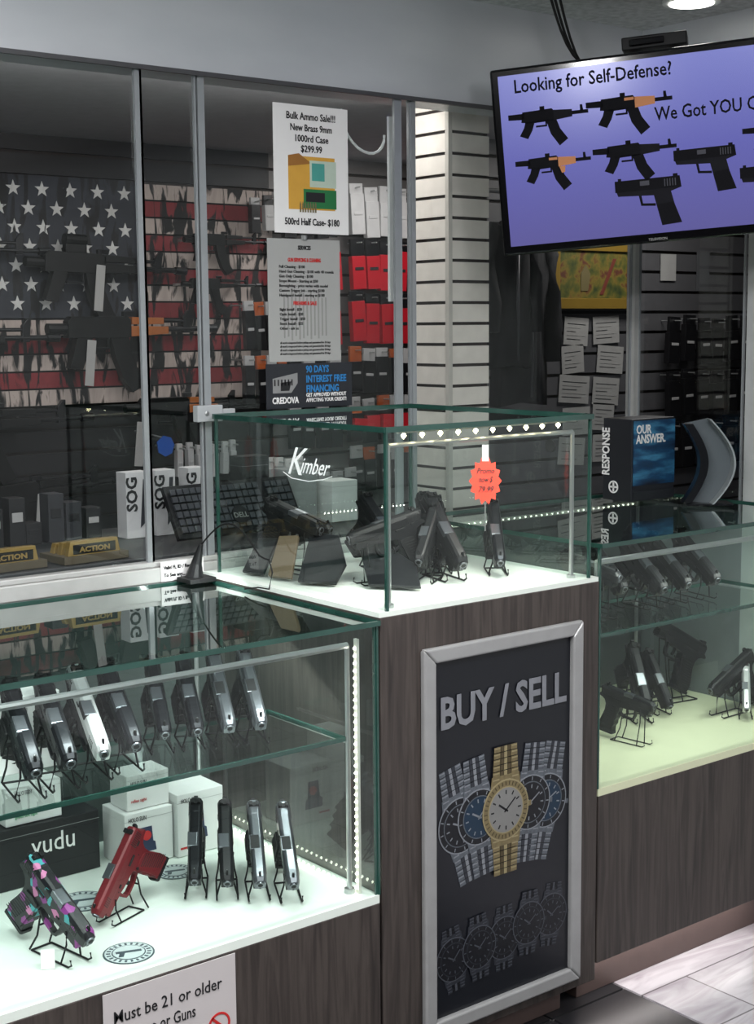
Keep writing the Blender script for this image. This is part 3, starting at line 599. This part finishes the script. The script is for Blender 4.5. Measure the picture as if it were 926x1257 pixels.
sign('services_price_sheet',1.570,1.741,yw,-.066,.167,PAPERG,L,grl)
def cred(b,cx,z0):
    b.prism([(-.088,.030),(-.045,.030),(-.03,.048),(-.03,.068),(-.088,.058)],-.0006,0,mat('print_midgrey',S(130,130,130),.6)); b.prism([(-.07,.034),(-.05,.034),(-.045,.052),(-.07,.05)],-.0009,-.0005,INK)
    for k in range(6): b.bx(-.085+.008*k,-.082+.008*k,-.0009,-.0005,.044,.056,INK)
sign('financing_sign',1.562,1.768,yw,-.156,-.070,mat('sign_charcoal',S(34,36,42),.45),[('CREDOVA',-.090,.010,.017,.062,PAPER,'LEFT',.0005),('90 DAYS\nINTEREST FREE\nFINANCING',-.010,.068,.019,.098,CYB,'LEFT',.0005),('GET APPROVED WITHOUT\nAFFECTING YOUR CREDIT!',-.010,.021,.010,.098,PAPER,'LEFT',.0002)],cred)
sign('small_notice',1.317,1.408,2.291,-.460,-.424,PAPER,[('Valid FL ID / Required',-.04,.022,.009,.075,INK,'LEFT',.0003),('To See any...',-.04,.008,.009,.045,INK,'LEFT',.0003)])
b=MB(); b.bx(1.40,1.455,2.286,2.303,-.172,-.142,mat('clamp_clear_grey',S(165,168,170),.25)); b.bx(1.455,1.485,2.290,2.303,-.168,-.150,_m['clamp_clear_grey']); b.tube([(1.42,2.284,-.157),(1.42,2.287,-.157)],.005,CHR,10); b.obj('glass_panel_clamp',bevel=.004)
b=MB(); pts=[(1.775+.055*(1-math.cos(math.pi*t/12)) ,2.335,.425-.075*math.sin(math.pi*t/14)-.01*t/12) for t in range(13)]; b.tube(pts,.003,WHT,6); b.bx(1.893,1.902,2.33,2.337,.05,.42,WHT); b.obj('white_cable')
# ------------------------------------------------------------------ storeroom
SHF=mat('storeroom_counter_top',S(46,48,50),.5)
b=MB(); b.bx(.3,2.10,2.37,2.78,-.45,-.426,SHF); b.bx(.32,2.08,2.39,2.76,-1.28,-.45,mat('storeroom_cabinet',S(50,46,43),.6)); b.obj('storeroom_counter',bevel=.003)
zc=-.425
def distress(name,c,amt=.5):
    return ramp_mat(name,5,[(amt-.03,S(9,9,11)),(amt+.03,c),(.8,tuple(x*.7 for x in c[:3])+(1,))],.7,vs=(6,4,1.4),detail=9,distort=.9)
FW=distress('flag_white',S(186,172,164),.485); FRD=distress('flag_red',S(130,40,46),.48); FB=distress('flag_canton',S(44,47,56),.47); FS=distress('flag_star',S(215,215,212),.39)
b=MB(); fx0_,fx1_,fz0_,fz1_=1.15,2.44,-.20,.395; st=(fz1_-fz0_)/13
for i in range(13):
    b.bx(fx0_,fx1_,3.547,3.555,fz1_-st*(i+1),fz1_-st*i-.005,FRD if i%2 else FW)
cz0=fz1_-st*8; cxr=2.0
b.bx(fx0_,cxr,3.543,3.547,cz0,fz1_,FB)
for r in range(7):
    for c in range(11):
        X=cxr-.045-.080*c-(.040 if r%2 else 0); Z=fz1_-.035-.049*r
        if X<fx0_+.03: continue
        b.prism([((.021 if k%2==0 else .0085)*math.sin(math.pi*k/5)+X,(.021 if k%2==0 else .0085)*math.cos(math.pi*k/5)+Z) for k in range(10)],3.541,3.543,FS)
b.obj('distressed_flag')
RW=mat('rifle_wood',S(160,94,46),.45,var=.3,nscale=20); RB=mat('rifle_black',S(10,11,12),.5,spec=.3); RM=mat('rifle_metal',S(24,25,28),.35,.4)
def rifle(x,z,sc=1,wood=True,y=3.48,flip=1,rot=0,stock=False,tag=None,optic_=False):
    b=MB(); M=Matrix.Rotation(rad(rot),4,'Y')@Matrix.Diagonal((flip*sc,sc,sc,1))
    hg=RW if wood else RB
    b.prism([(-.15,-.022),(-.15,.018),(-.14,.030),(.01,.030),(.02,.022),(.02,-.022)],-.015,.015,RB,M=M)
    b.prism([(.02,-.020),(.02,.006),(.125,.004),(.125,-.014)],-.017,.017,hg,M=M); b.prism([(.025,.010),(.025,.028),(.115,.026),(.115,.010)],-.012,.012,hg,M=M)
    b.tube([(.12,0,-.002),(.25,0,-.002)],.007,RM,8,M); b.tube([(.11,0,.018),(.18,0,.018)],.005,RM,8,M); b.tube([(.24,0,-.002),(.275,0,-.002)],.011,RM,8,M)
    b.prism([(.175,-.012),(.175,.028),(.19,.045),(.198,.045),(.195,-.012)],-.006,.006,RM,M=M); b.box((.02,0,.036),(.03,.014,.012),RM,M)
    b.prism([(-.035,-.02),(.015,-.02),(.022,-.065),(.045,-.115),(.062,-.140),(.022,-.158),(-.004,-.122),(-.024,-.070)],-.012,.012,RB,M=M)
    b.prism([(-.125,-.02),(-.085,-.02),(-.095,-.055),(-.115,-.10),(-.148,-.094),(-.135,-.055)],-.013,.013,RB,M=M)
    b.prism([(-.085,-.02),(-.035,-.02),(-.035,-.05),(-.085,-.05),(-.085,-.045),(-.04,-.045),(-.04,-.024),(-.085,-.024)],-.005,.005,RM,M=M)
    if stock: b.prism([(-.15,.018),(-.34,.012),(-.35,-.075),(-.33,-.078),(-.20,-.028),(-.15,-.022)],-.014,.014,RB,M=M)
    else: b.tube([(-.15,0,.0),(-.20,0,.0)],.014,RB,10,M)
    if optic_: b.box((-.06,0,.045),(.06,.02,.03),RB,M); b.tube([(-.09,0,.062),(-.03,0,.062)],.016,RB,10,M)
    b.tube([(-.1,.0,.0),(-.1,3.540-y,.0)],.004,CHR,6); b.tube([(.1,.0,.0),(.1,3.540-y,.0)],.004,CHR,6)
    if tag: b.bx(tag[0]-.012,tag[0]+.014,-.03,-.028,tag[1]-.12,tag[1],PAPERG,Matrix.Rotation(rad(6),4,'Y'))
    b.obj('rifle',loc=(x,y,z),bevel=.002)
rifle(1.90,.00,1.08,True,tag=(-.10,-.04)); rifle(2.08,-.215,.88,True,tag=(-.14,-.05))
rifle(1.83,.165,1.0,False,rot=2,tag=(0,0),optic_=True); rifle(1.44,.20,.95,False,stock=True,optic_=True); rifle(1.43,-.02,1.05,False,stock=True); rifle(1.52,-.23,1.05,False,stock=True,optic_=True); rifle(1.62,-.42,1,False,stock=True,rot=-4,tag=(.02,0)); rifle(2.22,.24,.6,False); rifle(2.20,.12,.55,False)
PR=mat('package_red',S(176,24,38),.4,emit=.02); PB=mat('package_black',S(18,18,21),.35); PWT=mat('package_header',S(176,176,176),.5); POR=mat('package_orange',S(170,84,40),.5)
def packs(name,lst,y=3.49,back=3.538):
    b=MB()
    for (x,z,w,h,body,head) in lst:
        dx=random.uniform(-.004,.004); z+=random.uniform(-.006,.006); x+=dx; t=rad(random.uniform(-4,4))
        M=Matrix.Translation((x,0,z))@Matrix.Rotation(t,4,'Y')@Matrix.Translation((-x,0,-z))
        hs=random.choice([.2,.28,.34])
        b.bx(x-w/2,x+w/2,y,y+.02,z-h,z-h*hs,body,M); b.bx(x-w/2,x+w/2,y+.004,y+.014,z-h*hs,z,head,M); b.tube([(x,y-.02,z-.012),(x,back,z-.012)],.0025,CHR,6)
        b.bx(x-w*.32,x+w*.32,y-.002,y,z-h*.62,z-h*.56,PWT if body is not PR else INK,M)
        b.prism([(x-w*.25,z-h*.9),(x+w*.05,z-h*.92),(x+w*.3,z-h*.5),(x+w*.1,z-h*.42)],y-.003,y,mat('package_item',S(70,72,78),.3,.5) if body is not PR else mat('package_item_red',S(90,8,16),.4),M)
    b.obj(name,bevel=.0015)
packs('red_glove_packages',[(2.71+.058*i,.42-.16*r,.050,.15,PR if r else PWT,PWT if r==0 else PB) for i in range(5) for r in range(3)])
packs('black_tool_packages',[(2.70+.054*i,-.065-.15*r,.044,.135,PB,POR if (i+r)%3==0 else PWT) for i in range(5) for r in range(3)])
packs('knife_packages',[(2.285+.038*i,.075-.15*r,.032,.135,PB,POR if i%2 else PWT) for i in range(4) for r in range(2)],y=3.44)
packs('holster_packages',[(2.475+.050*i,.40-.155*r,.042,.14,PR if (i==3 and r in (1,2)) else PB,PWT if (i+r)%2==0 else PB) for i in range(4) for r in range(5)])
packs('blade_packages',[(2.03+.028*i,-.315,.018,.09,PWT,PWT) for i in range(7)],y=3.40)
packs('tool_packages',[(2.25+.034*i,-.37,.028,.12,PWT,PAPER) for i in range(6)],y=3.40)
packs('cable_packages',[(2.47+.046*i,-.42,.038,.10,PB if i%2 else PWT,PWT) for i in range(4)],y=3.40)
packs('magazine_packages',[(2.35,.37,.030,.10,PB,PWT),(2.39,.375,.030,.10,PWT,PB)])
for x0,x1 in [(1.419,1.475),(1.488,1.534),(1.566,1.609)]:
    e=empty('knife_box',((x0+x1)/2,2.62,zc)); w=(x1-x0)/2; b=MB(); b.bx(-w,w,-.02,.02,0,.135,mat('knife_carton',S(205,205,205),.6)); b.prism([(w*.1,.02),(w*.5,.03),(w*.8,.12),(w*.4,.12)],-.0212,-.02,mat('package_item',S(70,72,78),.3,.5)); b.obj('carton_body',parent=e,bevel=.001)
    txt('SOG',(-w*.15,-.0215,.055),.034,INK,e,rot=(rad(90),rad(-90),0),fit=.07,bold=.001)
e=empty('computer_keyboard',(1.61,2.46,zc+.012),(rad(60),0,rad(2))); b=MB(); KB=mat('keyboard_black',S(20,21,24),.5); KK=mat('keycap',S(66,68,73),.4)
b.bx(-.155,.155,0,.115,-.012,0,KB)
for r in range(6):
    for c in range(19):
        x=-.146+.0155*c; 
        if c in (14,): continue
        b.bx(x,x+.0125,.010+.0165*r,.0225+.0165*r,0,.006,KK)
b.obj('keyboard_body',parent=e,bevel=.001)
b=MB(); b.prism([(.02*math.cos(2*math.pi*k/24),.035+.02*math.sin(2*math.pi*k/24)) for k in range(24)],.006,.009,KB,'z'); b.obj('badge',parent=e); txt('DELL',(0,.029,.0095),.016,PAPERG,e,rot=(0,0,0),align='CENTER')
# small white cartons behind the keyboard
carton('accessory_carton',1.78,1.86,2.55,2.60,zc,zc+.12,mat('carton_grey',S(150,150,150),.6)); carton('accessory_carton',1.88,1.95,2.52,2.58,zc,zc+.09,CARD); carton('accessory_carton',1.70,1.77,2.60,2.65,zc,zc+.15,mat('carton_black',S(20,21,24),.4))
GLD=mat('gold_foil',S(150,126,72),.35,.3,bump=.4,nscale=60)
for i,x in enumerate([1.07,1.235]):
    e=empty('gold_pouch_tray',(x,2.43,zc),(0,0,rad(4))); b=MB(); b.bx(-.068,.068,-.045,.045,0,.014,mat('tray_card',S(80,72,56),.7))
    for k in range(3): b.prism([(-.056,.012),(.056,.012),(.050,.040-.004*k),(-.050,.040-.004*k)],-.036+.026*k,-.022+.026*k,GLD)
    b.bx(-.045,.045,-.0372,-.036,.016,.034,BLK2); b.obj('tray_body',parent=e,bevel=.002); txt('ACTION',(0,-.0385,.020),.013,GLD,e,align='CENTER',fit=.065,bold=.0005)
b=MB(); DK2=mat('stock_dark',S(20,21,24),.5); DK3=mat('stock_grey',S(42,44,48),.5)
for i in range(14):
    x=.80+.043*i+random.uniform(-.006,.006); h=random.uniform(.04,.11); b.bx(x,x+.034,2.66,2.70,zc,zc+h,random.choice([DK2,DK2,DK3]))
    b.bx(x+.005,x+.028,2.658,2.66,zc+h*.5,zc+h*.7,random.choice([PAPERG,DK2,DK2]))
b.obj('boxed_accessories',bevel=.001)
b=MB(); b.prism([(.0,.0),(.02,.008),(.028,.03),(.018,.05),(-.004,.056),(-.024,.04),(-.02,.012)],-.002,.002,mat('tag_blue',S(20,76,160),.5,emit=.05)); b.tube([(0,0,.05),(0,.16,.06)],.002,CHR); b.obj('blue_tag',loc=(1.96,3.37,-.34))
b=MB(); b.tube([(1.02,2.46,.30),(1.10,2.46,.30)],[.010,.014],WHT,12); b.tube([(1.0,2.46,.30),(1.02,2.46,.30)],.006,BLK,8); b.tube([(1.03,2.46,.30),(1.03,2.46,.5)],.003,BLK2,6); b.tube([(1.10,2.46,.30),(1.101,2.46,.30)],.012,mat('spot_lens',S(255,245,240),.5,emit=3),12); b.obj('track_spotlight')
JK=mat('jacket_cloth',S(26,27,31),.85,bump=.4,nscale=25)
def jacket(x,y,z,s,seed):
    b=MB(); rings=[]; n=28; rnd=random.Random(seed); ph=[rnd.uniform(0,6) for _ in range(4)]
    prof=[(0.0,.018,.014),(-.015,.045,.02),(-.035,.085,.030),(-.07,.100,.040),(-.13,.096,.046),(-.22,.088,.046),(-.32,.090,.048),(-.42,.096,.050),(-.52,.098,.046)]
    for k,(zz,rx,ry) in enumerate(prof):
        R=[]
        for i in range(n):
            a=2*math.pi*i/n; f=1+.10*min(1,-zz*5)*math.sin(5*a+ph[0]+zz*5)+.05*math.sin(9*a+ph[1]-zz*9)
            R.append((rx*s*math.cos(a)*f,ry*s*math.sin(a)*f,zz*s+.008*math.sin(2*a+ph[2])*min(1,-zz*4)))
        rings.append(R)
    b.loft(rings,JK)
    for g in (1,-1):
        b.tube([(.07*g*s,0,-.03*s),(.105*g*s,-.004,-.10*s),(.112*g*s,-.012,-.20*s),(.104*g*s,-.022,-.30*s),(.108*g*s,-.024,-.40*s)],[.028*s,.034*s,.028*s,.031*s,.024*s],JK,12)
    b.tube([(-.03*s,-.02,-.012*s),(-.022*s,-.034*s,-.03*s),(0,-.042*s,-.055*s),(.022*s,-.034*s,-.03*s),(.03*s,-.02,-.012*s)],.010*s,JK,8)
    b.bx(-.003,.003,-.052*s,-.045*s,-.50*s,-.07*s,mat('zip_grey',S(80,80,84),.4))
    b.tube([(0,0,0),(0,0,.04*s),(.01,.0,.055*s),(0,.02,.06*s)],.003,CHR,6)
    b.obj('hanging_jacket',loc=(x,y,z),smooth=True)
jacket(2.600,2.72,.27,.72,1); jacket(2.720,2.80,.27,.92,5)
b=MB(); b.tube([(2.5,2.76,.340),(2.82,2.76,.340)],.006,CHR,8)
for x in (2.5,2.82): b.tube([(x,2.76,.340),(x,2.76,.50)],.005,CHR,8)
b.obj('garment_rail')
GFR=mat('frame_gold',S(150,122,50),.35,.3,emit=.02); ART=ramp_mat('painting_canvas',26,[(.3,S(38,56,28)),(.46,S(84,88,34)),(.56,S(120,104,40)),(.64,S(96,50,36)),(.8,S(44,60,34))],.6,distort=.2,detail=6)
b=MB(); x0,x1,z0,z1=2.965,3.335,.045,.24
b.prism([(x0+.03,z0+.03),(x1-.03,z0+.03),(x1-.03,z1-.03),(x0+.03,z1-.03)],2.93,2.948,ART)
b.prism([(x0+.20,z0+.04),(x0+.215,z0+.04),(x0+.27,z1-.05),(x0+.255,z1-.05)],2.928,2.93,mat('painting_red_stroke',S(110,50,36),.6)); b.prism([(x0+.12,z0+.05),(x0+.15,z0+.05),(x0+.16,z0+.10),(x0+.14,z0+.125),(x0+.12,z0+.10)],2.928,2.93,mat('painting_figure',S(110,100,64),.6))
for p in [[(x0,z0),(x1,z0),(x1-.03,z0+.03),(x0+.03,z0+.03)],[(x0,z1),(x1,z1),(x1-.03,z1-.03),(x0+.03,z1-.03)],[(x0,z0),(x0,z1),(x0+.03,z1-.03),(x0+.03,z0+.03)],[(x1,z0),(x1,z1),(x1-.03,z1-.03),(x1-.03,z0+.03)]]: b.prism(p,2.922,2.948,GFR)
b.obj('gold_framed_painting',bevel=.004)
b=MB()
PP=mat('certificate_paper',S(166,166,164),.7)
for r in range(5):
    for c in range(2):
        X=3.03+.135*c+random.uniform(-.012,.012); Z=.03-.088*r+random.uniform(-.010,.010); t=rad(random.uniform(-5,5)); w=random.uniform(.09,.125)
        M=Matrix.Translation((X,0,Z))@Matrix.Rotation(t,4,'Y')@Matrix.Translation((-X,0,-Z))
        b.bx(X,X+w,2.944,2.946,Z-.080,Z,PP,M)
        for k in range(5): b.bx(X+.012,X+w-.012-.02*(k%3),2.9432,2.944,Z-.02-.011*k,Z-.0185-.011*k,PAPERG if k%2 else DK3,M)
b.bx(3.45,3.52,2.944,2.946,.13,.21,PP); b.bx(3.62,3.68,2.944,2.946,.10,.22,mat('brochure',S(90,92,95),.5))
b.obj('pinned_papers')
packs('partition_packages',[(3.46+.07*i,.02-.16*r,.05,.14,PB,PB) for i in range(6) for r in range(3)],y=2.89,back=2.948)
# ------------------------------------------------------------------ lights
def panel(x,y,e_,sx=.5,sy=.5):
    b=MB(); b.bx(x-sx/2-.02,x+sx/2+.02,y-sy/2-.02,y+sy/2+.02,.655,.665,WHT); b.obj('ceiling_light_panel')
    area('ceiling_panel_lamp',(x,y,.650),sx,sy,e_,(.99,.99,1))
panel(.35,1.35,21); panel(1.25,.75,24); panel(-.9,.4,20); panel(.6,-.6,21); panel(1.7,-1.2,20)
for (x,y,en) in [(.35,.95,13.5),(-.6,1.35,9.5),(1.15,.35,9)]:  # out-of-frame lights with invented pendant fittings, added to brighten the soffit
    b=MB(); b.tube([(x,y,.665),(x,y,.60)],.004,BLK2,8); b.tube([(x,y,.60),(x,y,.565)],[.02,.05],WHT,16); b.obj('soffit_fill_fixture')
    l=bpy.data.lights.new('soffit_fill_light','POINT'); l.energy=en*K*K; l.shadow_soft_size=.04; l.color=(.99,.99,1); o=bpy.data.objects.new('soffit_fill_light',l); SC.collection.objects.link(o); o.location=(x,y,.51)
area('storeroom_light',(1.7,2.85,.495),.6,.2,2.4,(1,.97,.94)); area('storeroom_light',(3.2,2.6,.495),.4,.2,4.0,(1,.96,.92)); area('storeroom_light',(2.7,3.2,.495),.3,.2,3.4,(1,.96,.93))
area('storeroom_light',(1.4,2.42,.478),1.3,.03,3.6,(1,.97,.94),(0,1,-.03))  # added fill, hidden behind the soffit, brightens storeroom ceiling and flag wall
area('storeroom_light',(1.95,2.42,.495),.2,.04,1.3,(1,.96,.92),(.35,.2,-1))  # extra light added only to brighten the slatwall column
area('under_counter_glow',(2.2,1.815,-1.19),.5,.02,.4,(1,.94,.92))
w=bpy.data.worlds.new('world'); SC.world=w; w.use_nodes=True; w.node_tree.nodes['Background'].inputs[0].default_value=(.6,.65,.7,1); w.node_tree.nodes['Background'].inputs[1].default_value=.05
# ------------------------------------------------------------------ camera
cd=bpy.data.cameras.new('camera'); cam=bpy.data.objects.new('camera',cd); SC.collection.objects.link(cam)
p=math.atan(228/1780.0); az=rad(51.5); roll=rad(.5)
F=Vector((math.cos(p)*math.cos(az),math.cos(p)*math.sin(az),-math.sin(p))); Rr=Vector((math.sin(az),-math.cos(az),0)); U=Rr.cross(F)
R2=Rr*math.cos(roll)-U*math.sin(roll); U2=U*math.cos(roll)+Rr*math.sin(roll)
M=Matrix((R2,U2,-F)).transposed().to_4x4(); cam.matrix_world=M
cd.sensor_fit='VERTICAL'; cd.sensor_height=36; cd.sensor_width=36; cd.lens=1780/1257*36; cd.clip_start=.02
SC.camera=cam
SC.view_settings.view_transform='Standard'
# scale the place to real size, floor at z=0
for o in list(SC.objects):
    if o.parent: continue
    o.location=(o.location.x*K,o.location.y*K,(o.location.z+H)*K)
    if o.type in ('MESH','EMPTY','FONT','CURVE'): o.scale=tuple(s*K for s in o.scale)
